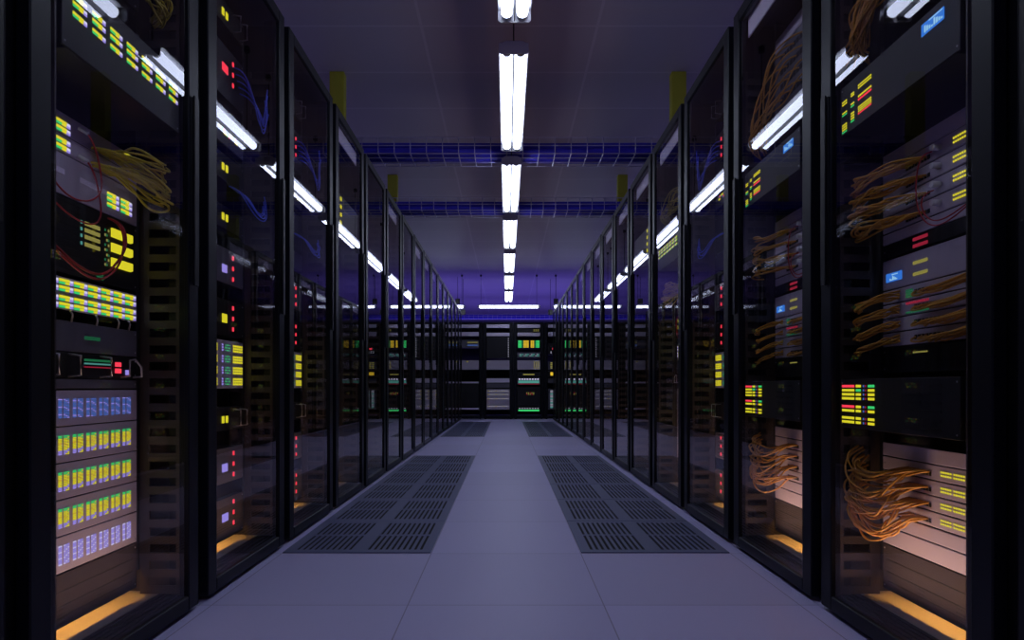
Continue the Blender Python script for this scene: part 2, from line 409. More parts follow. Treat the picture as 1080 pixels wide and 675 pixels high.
class Unit:
    def __init__(s, R, key, zh0, zh1, mat, label, v=0.142, cat='server', name='rack_server', style='plain', depth=0.5, group=None):
        z0 = zh0 + H; h = zh1 - zh0
        s.R, s.h, s.key, s.m, s.v, s.z0 = R, h, f'{key}{R.m}', R.m, v, z0
        lab = label + ', ' + R.where
        s.r = root(name, R.world(R.off, v, z0), R.rz, lab, cat, group or 'units in the ' + R.where)
        part('chassis', f'ch{h:.4f}{mat}{depth}{style}', chassis_fn(h, mat, depth, style), s.r, 0.001)
        s.n = 0
    def p(s, name, fn, label=None, bevel=0):
        s.n += 1
        return part(name, f'{s.key}#{s.n}', fn, s.r, bevel, label=label)
    def cells(s, name, s0, s1, zh0, zh1, cols, rows, mat, fx=0.7, fz=0.6, label=None, t=0.0012):
        """a block of small lights: mat is a name or f(col, row); s runs to the far side, zh is height above the unit's base"""
        m = s.m
        def fn(b):
            dx, dz = (s1 - s0) / cols, (zh1 - zh0) / rows
            for i in range(cols):
                for j in range(rows):
                    mt = mat(i, j) if callable(mat) else mat
                    if mt is None: continue
                    x = s0 + dx * (i + .5); z = zh0 + dz * (j + .5)
                    b.box(m * (x - dx * fx / 2), m * (x + dx * fx / 2), -0.0003 - t, -0.0003, z - dz * fz / 2, z + dz * fz / 2, mt)
        return s.p(name, fn, label)
    def bars(s, name, spec, label=None):
        """spec: (s0, s1, z0, z1, mat, thickness)"""
        m = s.m
        def fn(b):
            for q in spec: b.box(m * q[0], m * q[1], -0.0003 - (q[5] if len(q) > 5 else 0.0015), -0.0003, q[2], q[3], q[4])
        return s.p(name, fn, label)
    def pull(s, sc, z0, z1, out=0.022, mat='silver'):
        m = s.m
        return s.p('handle', lambda b: b.tube([(m * sc, -0.0004, z0), (m * sc, -out, z0 + 0.004), (m * sc, -out, z1 - 0.004), (m * sc, -0.0004, z1)], 0.003, mat, 6))
    def segs(s, s0, s1, z, hgt=0.012, name='led_bar'):
        """one bar of green, yellow and pale segments"""
        m = s.m
        def fn(b):
            w = s1 - s0
            b.box(m * s0, m * (s0 + w * .75), -0.0018, -0.0003, z + hgt * .5, z + hgt, 'led_yellow')
            b.box(m * (s0 + w * .78), m * s1, -0.0018, -0.0003, z + hgt * .45, z + hgt * .9, 'led_white')
            b.box(m * s0, m * (s0 + w * .40), -0.0018, -0.0003, z, z + hgt * .42, 'led_green')
            b.box(m * (s0 + w * .44), m * (s0 + w * .72), -0.0018, -0.0003, z, z + hgt * .42, 'led_yellow')
            b.box(m * (s0 + w * .76), m * s1, -0.0018, -0.0003, z, z + hgt * .38, 'led_lilac')
        return s.p(name, fn)

def catmull(P, n=5):
    P = [Vector(p) for p in P]
    Q = [P[0] * 2 - P[1]] + P + [P[-1] * 2 - P[-2]]
    out = []
    for i in range(1, len(Q) - 2):
        for k in range(n):
            t = k / n
            a, b, c, d = Q[i - 1], Q[i], Q[i + 1], Q[i + 2]
            out.append(0.5 * ((2 * b) + (c - a) * t + (2 * a - 5 * b + 4 * c - d) * t * t + (3 * b - a - 3 * c + d) * t ** 3))
    out.append(P[-1])
    return out

CABLES = []
def cable(R, pts, mat, label, group, r=0.0028, n=5, plug=None):
    """pts in rack coordinates (s to the far side, v into the rack, height above the eye); built at the end by lay_cables"""
    P = catmull([Vector((p[0], p[1], p[2])) for p in pts], 24)
    L, out, step = 0.0, [P[0]], 0.0055
    for a, b in zip(P, P[1:]):
        L += (b - a).length
        if L >= step: out.append(b); L = 0.0
    CABLES.append(dict(R=R, P=out, mat=mat, label=label, group=group, r=r, plug=plug))

def lay_cables():
    from mathutils.kdtree import KDTree
    byrack = {}
    for c in CABLES: byrack.setdefault(id(c['R']), []).append(c)
    for cs in byrack.values():
        for it in range(120):
            sm = 0.2 if it < 40 else (0.08 if it < 60 else (0.03 if it < 75 else 0.0))
            tot = sum(len(c['P']) for c in cs); kd = KDTree(tot); own = []
            for ci, c in enumerate(cs):
                for pi, p in enumerate(c['P']): kd.insert(p, len(own)); own.append((ci, pi))
            kd.balance()
            mv = {}
            for ci, c in enumerate(cs):
                for pi, p in enumerate(c['P']):
                    for q, k, d in kd.find_range(p, 0.0085):
                        cj, pj = own[k]
                        if cj == ci: continue
                        need = c['r'] + cs[cj]['r'] + 0.002
                        if d >= need: continue
                        dv = (p - q) if d > 1e-6 else Vector((0, 0, 1e-4 * (1 if ci > cj else -1)))
                        if dv.length < 1e-9: dv = Vector((0, 0, 1))
                        # push mostly out of the bundle's own direction
                        t = c['P'][min(pi + 1, len(c['P']) - 1)] - c['P'][max(pi - 1, 0)]
                        if t.length > 0: dv = dv - t * (dv.dot(t) / t.length_squared)
                        if dv.length < 1e-7: dv = Vector((0, 1e-4 * (1 if ci > cj else -1), 1e-4))
                        dv.normalize()
                        mv[(ci, pi)] = mv.get((ci, pi), Vector()) + dv * (need - d) * 0.5
            for (ci, pi), d in mv.items():
                if d.length > 0.004: d = d * (0.004 / d.length)
                cs[ci]['P'][pi] = cs[ci]['P'][pi] + d
            for c in cs:
                P = c['P']; r = c['r']
                Q = [P[i] if i in (0, len(P) - 1) else P[i] * (1 - 2 * sm) + (P[i - 1] + P[i + 1]) * sm for i in range(len(P))]
                for p in Q:
                    p.x = max(-0.2575 + r, min(0.2585 - r, p.x)); p.y = max(0.0135 + r, min(0.1405 - r, p.y))
                c['P'] = Q
    for c in CABLES:
        R = c['R']
        P = [R.world(R.m * p.x + R.off, p.y, p.z + H) for p in c['P']]
        base = P[0].copy(); K = P
        o = part('patch_cable', None, lambda b: b.tube([q - base for q in K], c['r'], c['mat'], 6))
        o.location = base
        tag(o, c['label'], 'cable', c['group'])
        if c['plug']:
            d = (P[3] - P[0]); d.normalize()
            part('plug', None, lambda b: b.tube([(0, 0, 0), tuple(d * 0.024)], 0.0052, c['plug'], 6), o)

J = lambda a: random.uniform(-a, a)

# ---- kinds of racks -------------------------------------------------
def common_bottom(R, key):
    Unit(R, 'H', -0.579, -0.4485, 'plinth', 'dark grooved base panel above the orange glow', 0.142, 'panel', 'plinth_plate', 'grooves', 0.02)

def led_server(R, i, zb, zt, kind, label):
    U = Unit(R, 'ledsrv' + kind, zb, zt, 'pale_unit', label, style='plain')
    h = U.h
    for g in range(9):
        s0 = -0.232 + 0.0505 * g
        def col(c, r, g=g):
            if kind == 'blue': return 'led_blue' if (c + r + g) % 5 else 'led_lilac'
            if kind == 'lilac': return 'led_lilac' if (c * 3 + r) % 4 else 'led_white'
            q = r + ((c * 5 + g * 3 + r) % 3 - 1)
            return ('led_lilac' if (q + c) % 2 else 'led_yellow') if q < 4 else ('led_gold' if (q % 5 == 2) else 'led_yellow') if q < 11 else 'led_green'
        U.cells('led_block', s0, s0 + 0.012, h * .22, h * .76, 1, 13, col, 0.95, 0.6)
        U.cells('led_block', s0 + 0.0175, s0 + 0.0385, h * .22, h * .76, 3, 13, col, 0.66, 0.55)
    return U

def kind_A(R):
    if R.side == 'right': Unit(R, 'D0', 1.41, 1.495, 'lilac_panel', 'lilac blank panel along the top edge', v=0.0325, cat='panel', name='blanking_plate', depth=0.03)
    U = Unit(R, 'A0', 1.085, 1.26, 'black_unit', 'tall black patch panel high up with yellow cables', style='bays', cat='patch panel', name='patch_bay')
    for k in range(3): U.cells('port_row', -0.2, 0.2, 0.02 + 0.05 * k, 0.05 + 0.05 * k, 12, 1, 'groove', 0.8, 0.8)
    for k in range(14):
        s0 = -0.03 + 0.0145 * k + J(.0012); z = 1.115 + 0.05 * (k % 3)
        cable(R, [(s0, 0.137, z), (s0 + .02, 0.10, z - .004), (0.13 + J(.02), 0.08 + J(.03), z - .01 + J(.02)), (0.205 + J(.02), 0.055 + J(.025), 1.10 + J(.035)), (0.246 + J(.008), 0.05 + J(.02), 1.075 + J(.025)), (0.252 + J(.004), 0.095 + J(.015), 1.06 + J(.025))],
              'yellow_cable', 'yellow patch cable in the high bundle, ' + R.where, 'high yellow bundle, ' + R.where)
    # protruding unit with three rows of light bars
    U = Unit(R, 'A1', 0.733, 0.905, 'dark_unit', 'dark deep unit with three rows of yellow light bars', v=0.02, name='led_switch', cat='network switch')
    for g in range(7):
        s0 = -0.208 + 0.0655 * g
        for z in (0.078, 0.101, 0.118): U.segs(s0, s0 + 0.046, z, 0.0115)
        # pair of lilac servers with cables
    U = Unit(R, 'A2', 0.5655, 0.663, 'pale_unit', 'pale server with yellow cables and one red light, upper of two', style='plain')
    for s0 in (-0.2, -0.09):
        for z in (0.006, 0.022, 0.049, 0.065): U.segs(s0, s0 + 0.05, z, 0.012)
    U.bars('red_light', [(0.176, 0.222, 0.078, 0.087, 'led_red'), (0.176, 0.222, 0.088, 0.092, 'led_yellow')])
    U.bars('face_seam', [(-0.23, 0.23, 0.043, 0.0445, 'groove', 0.0004)])
    U = Unit(R, 'A3', 0.4636, 0.5645, 'pale_unit', 'pale server with two clusters of light bars, lower of two', style='plain')
    for s0 in (0.104, 0.164):
        for z in (0.022, 0.037, 0.05): U.segs(s0, s0 + 0.05, z, 0.011)
    U.bars('label_strip', [(-0.005, 0.1, 0.05, 0.063, 'lilac_panel'), (-0.14, -0.06, 0.05, 0.063, 'lilac_panel')])
    for k in range(22):
        up = k % 2
        z0 = (0.618 if up else 0.572) + J(.004); s0 = 0.03 + 0.0036 * k + J(.002)
        ze = (0.602 if up else 0.545) + 0.0036 * (k - 11) + J(.012)
        cable(R, [(s0, 0.137, z0), (s0 + .02, 0.108, z0 + .003), (0.12 + J(.025), 0.08 + J(.028), (z0 + ze) / 2 + .004 + J(.026)), (0.195 + J(.025), 0.055 + J(.025), ze + J(.02)), (0.243 + J(.012), 0.045 + J(.018), ze + J(.015)), (0.2535, 0.085 + J(.02), ze + .02 + J(.015))],
              'yellow_cable', 'yellow patch cable in the bundle across the pale servers, ' + R.where, 'yellow bundle, ' + R.where, 0.0032)
    for k, (s0, z) in enumerate(((-0.015, 0.645), (-0.015, 0.575))):
        cable(R, [(s0, 0.137, z), (s0 + .005, 0.112, z - .002), (s0 + 0.03, 0.10, z - 0.10), (s0 + .02, 0.10, z - 0.17), (-0.10, 0.105, z - 0.2 + .03 * k), (-0.22, 0.11, z - .1)],
              'red_cable', ('upper' if k == 0 else 'lower') + ' thin red cable looping down from a pale plug, ' + R.where, None, 0.0022, plug='plastic_white')
    # black unit with yellow blocks
    U = Unit(R, 'A4', 0.276, 0.4625, 'black_unit', 'black unit with three large glowing yellow blocks', style='slats')
    U.bars('status_bar', [(0.014, 0.073, z - 0.276 - .005, z - 0.276 + .005, 'led_amber_dim') for z in (0.416, 0.399, 0.382, 0.363)])
    U.bars('green_light', [(-0.002, 0.004, z - 0.276 - .004, z - 0.276 + .004, 'led_teal') for z in (0.416, 0.399, 0.382, 0.363)])
    for z in (0.419, 0.379, 0.339):
        U.bars('yellow_lamp', [(0.12, 0.207, z - 0.276 - .012, z - 0.276 + .012, 'led_yellow', 0.004), (0.207, 0.215, z - 0.276 - .009, z - 0.276 + .012, 'led_yellow', 0.004)])
    U.cells('small_lights', 0.092, 0.113, 0.045, 0.15, 3, 8, lambda c, r: ('led_amber_dim', 'led_green_dim', None)[(c + r) % 3], .7, .5)
    U.cells('green_display', 0.06, 0.088, 0.006, 0.022, 5, 3, 'led_green_dim', .85, .6)
    for k in range(2):
        cable(R, [(0.10 + .012 * k, 0.137, 0.452), (0.104 + .012 * k, 0.108, 0.448), (0.115 + .01 * k, 0.10, 0.38), (0.05, 0.10, 0.285 + .01 * k), (-0.05, 0.10, 0.272 + .012 * k), (-0.22, 0.108, 0.36)],
              'red_cable', ('thick' if k else 'outer') + ' red cable looping over the black unit, ' + R.where, None, 0.0028 + 0.0006 * k)
    # light bank
    U = Unit(R, 'A5', 0.187, 0.2675, 'pale_unit', 'bank of green and yellow light bars in four rows')
    for g in range(9):
        s0 = -0.236 + 0.0525 * g
        for z in (0.004, 0.021, 0.044, 0.061): U.segs(s0 + .001, s0 + 0.049, z + .001, 0.0125)
    # grey panel with small green marks, pull brackets
    U = Unit(R, 'A6', 0.0865, 0.163, 'grey_unit', 'plain dark grey panel with a line of tiny green marks', cat='panel', name='blanking_plate', depth=0.05)
    U.cells('green_marks', 0.012, 0.075, 0.034, 0.044, 10, 2, 'led_green_dim', .55, .7)
    for sc in (-0.1, -0.035, 0.06, 0.15, 0.2): U.p('bracket', lambda b, sc=sc: b.tube([(U.m * sc, -0.0004, 0.0745), (U.m * (sc - .012), -0.012, 0.09), (U.m * (sc - .02), -0.012, 0.099)], 0.0026, 'silver', 6))
    U = Unit(R, 'A7', 0.0225, 0.0855, 'black_unit', 'black unit with two red squares and one white light')
    U.bars('red_light', [(0.138, 0.162, 0.034, 0.046, 'led_red', .003), (0.138, 0.162, 0.016, 0.029, 'led_red', .003)])
    U.bars('white_light', [(0.185, 0.205, 0.012, 0.026, 'led_lilac', .003)])
    U.bars('display_line', [(0.012, 0.12, 0.044, 0.05, 'led_green_dim'), (0.012, 0.12, 0.036, 0.04, 'led_teal'), (0.012, 0.12, 0.028, 0.031, 'led_red_dim')])
    for sc in (-0.12, -0.045, 0.075): U.pull(sc, 0.004, 0.059, 0.03)
    U.p('handle', lambda b: b.tube([(U.m * 0.165, -0.0004, 0.006), (U.m * 0.165, -0.025, 0.008), (U.m * 0.165, -0.025, 0.052), (U.m * 0.19, -0.025, 0.056), (U.m * 0.22, -0.025, 0.035), (U.m * 0.222, -0.025, 0.008), (U.m * .222, -0.0004, 0.006)], 0.003, 'silver', 6))
    Unit(R, 'A8', -0.004, 0.0215, 'grey_unit', 'thin dark blank strip above the blue lit server', cat='panel', name='blanking_plate', depth=0.05)
    zs = [-0.0065, -0.095, -0.183, -0.271, -0.359, -0.4475]
    kinds = ['blue', 'multi', 'multi', 'multi', 'lilac']
    labs = ['pale server with columns of small blue lights', 'pale server of green and yellow light columns, first under the blue one', 'pale server of green and yellow light columns, second under the blue one',
            'pale server of green and yellow light columns, third under the blue one', 'pale server with columns of lilac lights, lowest of its stack']
    for i in range(5): led_server(R, i, zs[i + 1] + .0008, zs[i], kinds[i], labs[i])
    common_bottom(R, 'A')

def triple(U, sc, zc):
    for k in (-1, 0, 1):
        U.bars('red_light', [(sc - .005, sc + .005, zc + k * .041 - .008, zc + k * .041 + .008, 'led_red', .003)])

def kind_B(R):
    def pair(U, z):
        for s0 in (0.05, 0.082, -.1, -.068): U.bars('yellow_lamp', [(s0, s0 + .016, z, z + .026, 'led_yellow', .003)])
    U = Unit(R, 'B1', 1.375, 1.47, 'black_unit', 'black unit with a pair of yellow lamps, topmost'); pair(U, .028)
    for sc in (0.15, 0.21): U.pull(sc, 0.012, 0.08, .03)
    U = Unit(R, 'B2', 1.10, 1.30, 'dark_unit', 'dark unit with a red lamp block and three red lights', style='slats')
    U.bars('red_lamp', [(0.052, 0.098, 0.095, 0.125, 'led_red', .003)]); triple(U, 0.145, 0.118)
    U = Unit(R, 'B3', 0.92, 1.02, 'grey_unit', 'unit with a thin band of mixed small lights')
    U.cells('small_lights', 0.02, 0.19, 0.035, 0.062, 12, 2, lambda c, r: ('led_blue', 'led_green', 'led_yellow', None, 'led_red', 'led_yellow', None)[(c * 3 + r * 2) % 7], .7, .6)
    U = Unit(R, 'B4', 0.785, 0.885, 'black_unit', 'black unit with two yellow lamps above the blue cable loops'); pair(U, .035)
    U = Unit(R, 'B5', 0.60, 0.69, 'black_unit', 'black unit with two yellow lamps below the blue cable loops'); pair(U, .032)
    U = Unit(R, 'B6', 0.395, 0.53, 'grey_unit', 'unit with a white lamp and three red lights, upper', style='slats')
    U.bars('white_lamp', [(0.052, 0.09, 0.04, 0.07, 'led_lilac', .003)]); triple(U, 0.145, 0.067)
    U = Unit(R, 'B7', 0.195, 0.335, 'black_unit', 'black unit with a yellow lamp and three red lights', style='slats')
    U.bars('yellow_lamp', [(0.052, 0.09, 0.05, 0.083, 'led_yellow', .003)]); triple(U, 0.145, 0.072)
    U = Unit(R, 'B8', -0.005, 0.18, 'pale_unit', 'pale unit with a grid of blue, green and yellow lights', style='plain')
    for k in range(4):
        z = 0.012 + 0.043 * k
        for s0 in (0.05, -.17):
            U.cells('led_block', s0, s0 + 0.012, z, z + 0.03, 1, 3, 'led_lilac', .9, .6)
            U.cells('led_block', s0 + .025, s0 + 0.075, z, z + 0.03, 3, 3, lambda c, r: 'led_green' if (c + r) % 2 else 'led_teal', .5, .5)
            U.cells('led_block', s0 + .095, s0 + 0.185, z, z + 0.03, 5, 3, 'led_yellow', .75, .75)
    U = Unit(R, 'B9', -0.165, -0.075, 'black_unit', 'black unit with two yellow lamps under the light grid'); pair(U, .03)
    for sc in (0.15, 0.21): U.pull(sc, 0.012, 0.08, .03)
    U = Unit(R, 'B10', -0.365, -0.23, 'grey_unit', 'unit with a white lamp and three red lights, second from bottom', style='slats')
    U.bars('white_lamp', [(0.052, 0.095, 0.045, 0.075, 'led_lilac', .003)]); triple(U, 0.15, 0.067)
    U = Unit(R, 'B11', -0.579, -0.42, 'plinth', 'unit with a white lamp and three red lights, at the bottom', style='slats', depth=0.025)
    U.bars('white_lamp', [(0.052, 0.1, 0.07, 0.10, 'led_lilac', .003)]); triple(U, 0.15, 0.092)
    for k in range(5):
        s0 = 0.15 + .012 * k
        cable(R, [(s0, 0.137, 1.25 - .02 * k), (s0 + .01, 0.105, 1.245 - .02 * k), (0.19 + .006 * k, 0.06 + J(.01), 1.08 + J(.02)), (0.215 + J(.01), 0.05, 1.0 + .012 * k), (0.235, 0.05 + J(.008), 1.05 + .02 * k), (0.25 + J(.005), 0.05 + J(.006), 1.13 + .025 * k + J(.02))],
              'blue_cable', 'thin blue cable looping by the red lights, ' + R.where, 'upper blue cables, ' + R.where, 0.0024)
        cable(R, [(0.10 + .02 * k, 0.137, 0.77), (0.105 + .02 * k, 0.1, 0.765), (0.15 + .012 * k, 0.06 + J(.01), 0.68 + J(.012)), (0.22, 0.045 + J(.008), 0.66 + .012 * k), (0.25 + J(.004), 0.06, 0.75 + J(.03))],
              'blue_cable', 'thin blue cable in the lower loops, ' + R.where, 'lower blue cables, ' + R.where, 0.0024)

def ports(U, n, s0, s1, z0, z1):
    U.cells('port_row', s0, s1, z0, z1, n, 1, 'groove', 0.75, 0.8)

def kind_C(R, dens=1.0):
    w = R.where
    O = 'orange_cable'
    if R.idx == 2:
        Unit(R, 'C00', 1.415, 1.50, 'lilac_panel', 'lilac blank panel along the top edge', v=0.0325, cat='panel', name='blanking_plate', depth=0.03)
    Unit(R, 'C0', 1.345, 1.40, 'pale_unit', 'pale blank panel above the top patch panel', cat='panel', name='blanking_plate', depth=0.05)
    U = Unit(R, 'C1', 1.10, 1.344, 'grey_unit', 'grey patch panel with four port rows, highest', cat='patch panel', name='patch_bay')
    for k in range(4): ports(U, 14, -0.19, 0.19, 0.02 + .056 * k, 0.045 + .056 * k)
    for k in range(int(22 * dens)):
        s0 = -0.08 + 0.012 * k / dens + J(.0015); z = 1.13 + 0.056 * (k % 4)
        cable(R, [(s0, 0.137, z), (s0 + .02, 0.10, z - .006), (s0 * .5 + .10 + J(.03), 0.07 + J(.035), z - .07 + J(.025)), (0.22 + J(.03), 0.06 + J(.038), 1.03 + J(.06)), (0.24 + J(.014), 0.07 + J(.04), 0.96 + J(.04))],
              O, 'orange cable fanning down from the highest patch panel, ' + w, 'high orange fan, ' + w, 0.003)
    # protruding unit
    U = Unit(R, 'C2', 0.72, 0.862, 'dark_unit', 'dark deep unit with yellow and red light blocks and a blue screen', v=0.02, name='network_switch', cat='network switch')
    for s0, s1, rows in ((0.085, 0.15, ((.098, .112, 'y', 'y'), (.065, .083, 'y', 'r'), (.028, .052, 'y', 'r'))), (0.168, 0.186, ((.092, .104, 'y', 'y'), (.062, .076, 'y', 'g'), (.02, .05, 'y', 'g'))), (0.205, 0.232, ((.085, .10, 'y', 'y'), (.055, .068, 'y', 'g'), (.006, .034, 'y', 'g')))):
        for z0, z1, c, cb in rows:
            cm = {'y': 'led_yellow', 'r': 'led_red', 'g': 'led_green'}
            U.cells('led_block', s0, s1, z0, z1, max(3, int((s1 - s0) / .008)), 4 if z1 - z0 > .02 else 2, lambda i, j, c=c, cb=cb: cm[cb] if j == 0 else cm[c], .58, .55)
    sc = U.bars('screen', [(-0.193, -0.118, 0.094, 0.121, 'lcd_blue', .002)])
    U.bars('screen_text', [(-0.19 + .008 * i, -0.185 + .008 * i, 0.098, 0.098 + .004 * (1 + i % 4), 'lcd_light', .0026) for i in range(8)] + [(-0.19, -0.145, 0.1165, 0.119, 'lcd_light', .0026)])
    # stack of pale servers with plugs
    Unit(R, 'C3', 0.6255, 0.667, 'pale_unit', 'pale blank panel on top of the plugged servers', cat='panel', name='blanking_plate', depth=0.05)
    for k in range(4):
        zt = 0.6245 - 0.0465 * k
        U = Unit(R, f'C4', zt - 0.0455, zt, 'pale_unit', f'pale thin plugged server with yellow dots, {ROWN[k]} from top', style='plain')
        U.cells('led_block', -0.092, -0.046, 0.012, 0.033, 6, 2, 'led_yellow', .5, .45)
        ports(U, 8, 0.035, 0.135, 0.008, 0.022)
        U.p('plug', lambda b: b.tube([(U.m * 0.0, -0.0004, 0.024), (U.m * 0.0, -0.022, 0.024)], 0.008, 'plastic_white', 8))
        for q in range(int(7 * dens)):
            s0 = 0.045 + 0.0125 * q + J(.003); z0 = zt - .03
            ze = z0 - 0.012 + J(.025)
            cable(R, [(s0, 0.137, z0), (s0 + .02, 0.108, z0 + .003), (0.145 + J(.02), 0.08 + J(.026), z0 - .008 + J(.02)), (0.205 + J(.022), 0.055 + J(.022), ze + J(.012)), (0.244 + J(.01), 0.05 + J(.018), ze - .006 + J(.014)), (0.253, 0.095 + J(.015), ze + .004 + J(.012))],
                  O, f'orange cable from the {ROWN[k]} plugged server, ' + w, f'orange cables of the {ROWN[k]} plugged server, ' + w, 0.003)
    Unit(R, 'C5', 0.4065, 0.438, 'pale_unit', 'pale blank panel under the plugged servers', cat='panel', name='blanking_plate', depth=0.05)
    for k in range(2):
        cable(R, [(0.022 - .006 * k, 0.137, 0.60 - .1 * k), (0.022 - .006 * k, 0.106, 0.595 - .1 * k), (0.03 - .012 * k, 0.1, 0.47), (-0.02, 0.10, 0.40 + .012 * k), (-0.09, 0.10, 0.392 + .01 * k), (-0.2, 0.11, 0.44)],
              'red_cable', ('short' if k else 'long') + ' thin red cable hanging beside the white plugs, ' + w, None, 0.0018)
    # panel with red bars, screen, connectors
    U = Unit(R, 'C5b', 0.367, 0.4055, 'black_unit', 'black strip with two red light bars', cat='panel', name='display_strip', depth=0.1)
    U.cells('red_bar', 0.045, 0.105, 0.022, 0.033, 10, 1, 'led_red_dim', .85, .8); U.cells('red_bar', 0.045, 0.105, 0.004, 0.015, 10, 1, 'led_red_dim', .85, .8)
    U = Unit(R, 'C6', 0.2765, 0.3625, 'pale_unit', 'pale server with small blue screen at its end', style='plain')
    for z in (0.02, 0.05): U.cells('connector', 0.045, 0.105, z, z + .010, 10, 1, 'led_amber_dim', .7, .9)
    U.bars('screen', [(0.152, 0.222, 0.022, 0.046, 'lcd_blue', .002)])
    U.bars('screen_text', [(0.17 + .006 * i, 0.174 + .006 * i, 0.025, 0.025 + .003 * (1 + i % 4), 'lcd_light', .0026) for i in range(6)] + [(0.168, 0.195, 0.0395, 0.042, 'lcd_light', .0026)])
    for k in range(4):
        zt = 0.2755 - 0.0405 * k
        U = Unit(R, f'C7{k}', zt - 0.0395, zt, 'pale_unit', f'pale patch panel with hooked orange cables, {ROWN[k]} from top of four', cat='patch panel', name='patch_bay')
        ports(U, 16, -0.14, 0.10, 0.012, 0.027)
        if k == 1: U.cells('led_block', 0.04, 0.135, 0.028, 0.036, 12, 1, 'led_red_dim', .6, .8); U.cells('led_block', 0.04, 0.135, 0.004, 0.010, 12, 1, 'led_green_dim', .6, .8)
        if k == 0: U.cells('led_block', 0.105, 0.135, 0.006, 0.03, 5, 4, 'led_green_dim', .7, .6)
        for q in range(int(6 * dens)):
            s0 = 0.085 - 0.022 * q + J(.004); z0 = zt - .02
            cable(R, [(s0, 0.137, z0), (s0 - .003, 0.115, z0 - .008), (s0 - .02, 0.108, z0 - .016 + J(.003)), (-0.12, 0.10 + J(.008), z0 - .008 + J(.006)), (-0.24, 0.10, z0 + .01 + J(.006))],
                  O, f'hooked orange cable on the {ROWN[k]} low patch panel, ' + w, f'hooked cables of the {ROWN[k]} low patch panel, ' + w, 0.0028)
        for q in range(int(5 * dens)):
            z0 = zt - .02
            cable(R, [(0.155, 0.137, z0 + J(.004)), (0.165, 0.115, z0 + J(.004)), (0.20 + J(.01), 0.075 + J(.01), z0 - .02 + J(.01)), (0.235 + J(.008), 0.05 + J(.008), z0 - .035 + J(.014)), (0.253, 0.085, z0 - .03 + J(.01))],
                  O, f'short orange cable at the far end of the {ROWN[k]} low patch panel, ' + w, f'far end cables of the {ROWN[k]} low patch panel, ' + w, 0.0028)
    U = Unit(R, 'C8', 0.04, 0.112, 'black_unit', 'black unit between the patch panels and the lit unit', style='bays')
    U.cells('connector', 0.045, 0.105, 0.05, 0.057, 10, 1, 'led_amber_dim', .5, .6)
    # protruding dark unit with dense light blocks
    U = Unit(R, 'C9', -0.115, 0.024, 'black_unit', 'black deep unit with red, yellow and green light blocks', v=0.02, name='network_switch', cat='network switch')
    for z, n, top in ((0.078, 4, True), (0.044, 2, True), (0.012, 2, False)):
        z1 = z + .0115 * n
        U.cells('led_block', 0.168, 0.232, z, z1, 8, n, lambda c, r, n=n, top=top: 'led_red' if (top and r == n - 1) else 'led_yellow', .85, .6)
        U.cells('led_block', 0.136, 0.16, z, z1, 4, n, lambda c, r: 'led_yellow' if r != 2 else 'led_green', .85, .6)
        U.cells('led_block', 0.072, 0.102, z, z1, 4, n, lambda c, r, n=n, top=top: 'led_green' if (top and r == n - 1) else 'led_yellow', .85, .6)
        U.cells('led_block', 0.108, 0.128, z, z1, 2, n, lambda c, r: 'led_blue' if c else 'led_red_dim', .4, .5)
    U.cells('slot_row', -0.19, -0.05, 0.01, 0.13, 2, 6, 'groove', .8, .3)
    # bottom stack with the sagging bundle
    Unit(R, 'C10', -0.1965, -0.157, 'pale_unit', 'pale blank panel above the bundled bottom servers', cat='panel', name='blanking_plate', depth=0.05)
    for k in range(4):
        zt = -0.1975 - 0.0402 * k
        U = Unit(R, 'C11', zt - 0.0392, zt, 'pale_unit', f'pale bottom server with yellow dots, {ROWN[k]} from top')
        for e0 in (-0.043, -0.089): U.cells('led_block', e0, e0 + 0.041, 0.011, 0.028, 5, 2, 'led_yellow', .52, .5)
        ports(U, 8, 0.03, 0.125, 0.008, 0.022)
        for q in range(int(9 * dens)):
            s0 = 0.036 + 0.0095 * q + J(.003); z0 = zt - .018
            sag = 0.02 + .085 * random.random()
            ze = z0 + J(.035)
            cable(R, [(s0, 0.137, z0), (s0 + .015, 0.11, z0 - .002), (0.11 + J(.02), 0.085 + J(.025), z0 - sag * .6), (0.165 + J(.03), 0.06 + J(.03), z0 - sag), (0.228 + J(.016), 0.05 + J(.025), z0 - sag * .5 + J(.015)), (0.249 + J(.007), 0.055 + J(.025), ze + .0), (0.2535, 0.09 + J(.02), ze + .022)],
                  O, f'sagging orange cable from the {ROWN[k]} bottom server, ' + w, f'sagging orange cables of the {ROWN[k]} bottom server, ' + w, 0.003)
    Unit(R, 'C12', -0.3975, -0.3595, 'pale_unit', 'pale blank panel, upper of two below the bundle', cat='panel', name='blanking_plate', depth=0.05)
    Unit(R, 'C13', -0.4475, -0.3985, 'pale_unit', 'pale blank panel, lower of two below the bundle', cat='panel', name='blanking_plate', depth=0.05)
    common_bottom(R, 'C')

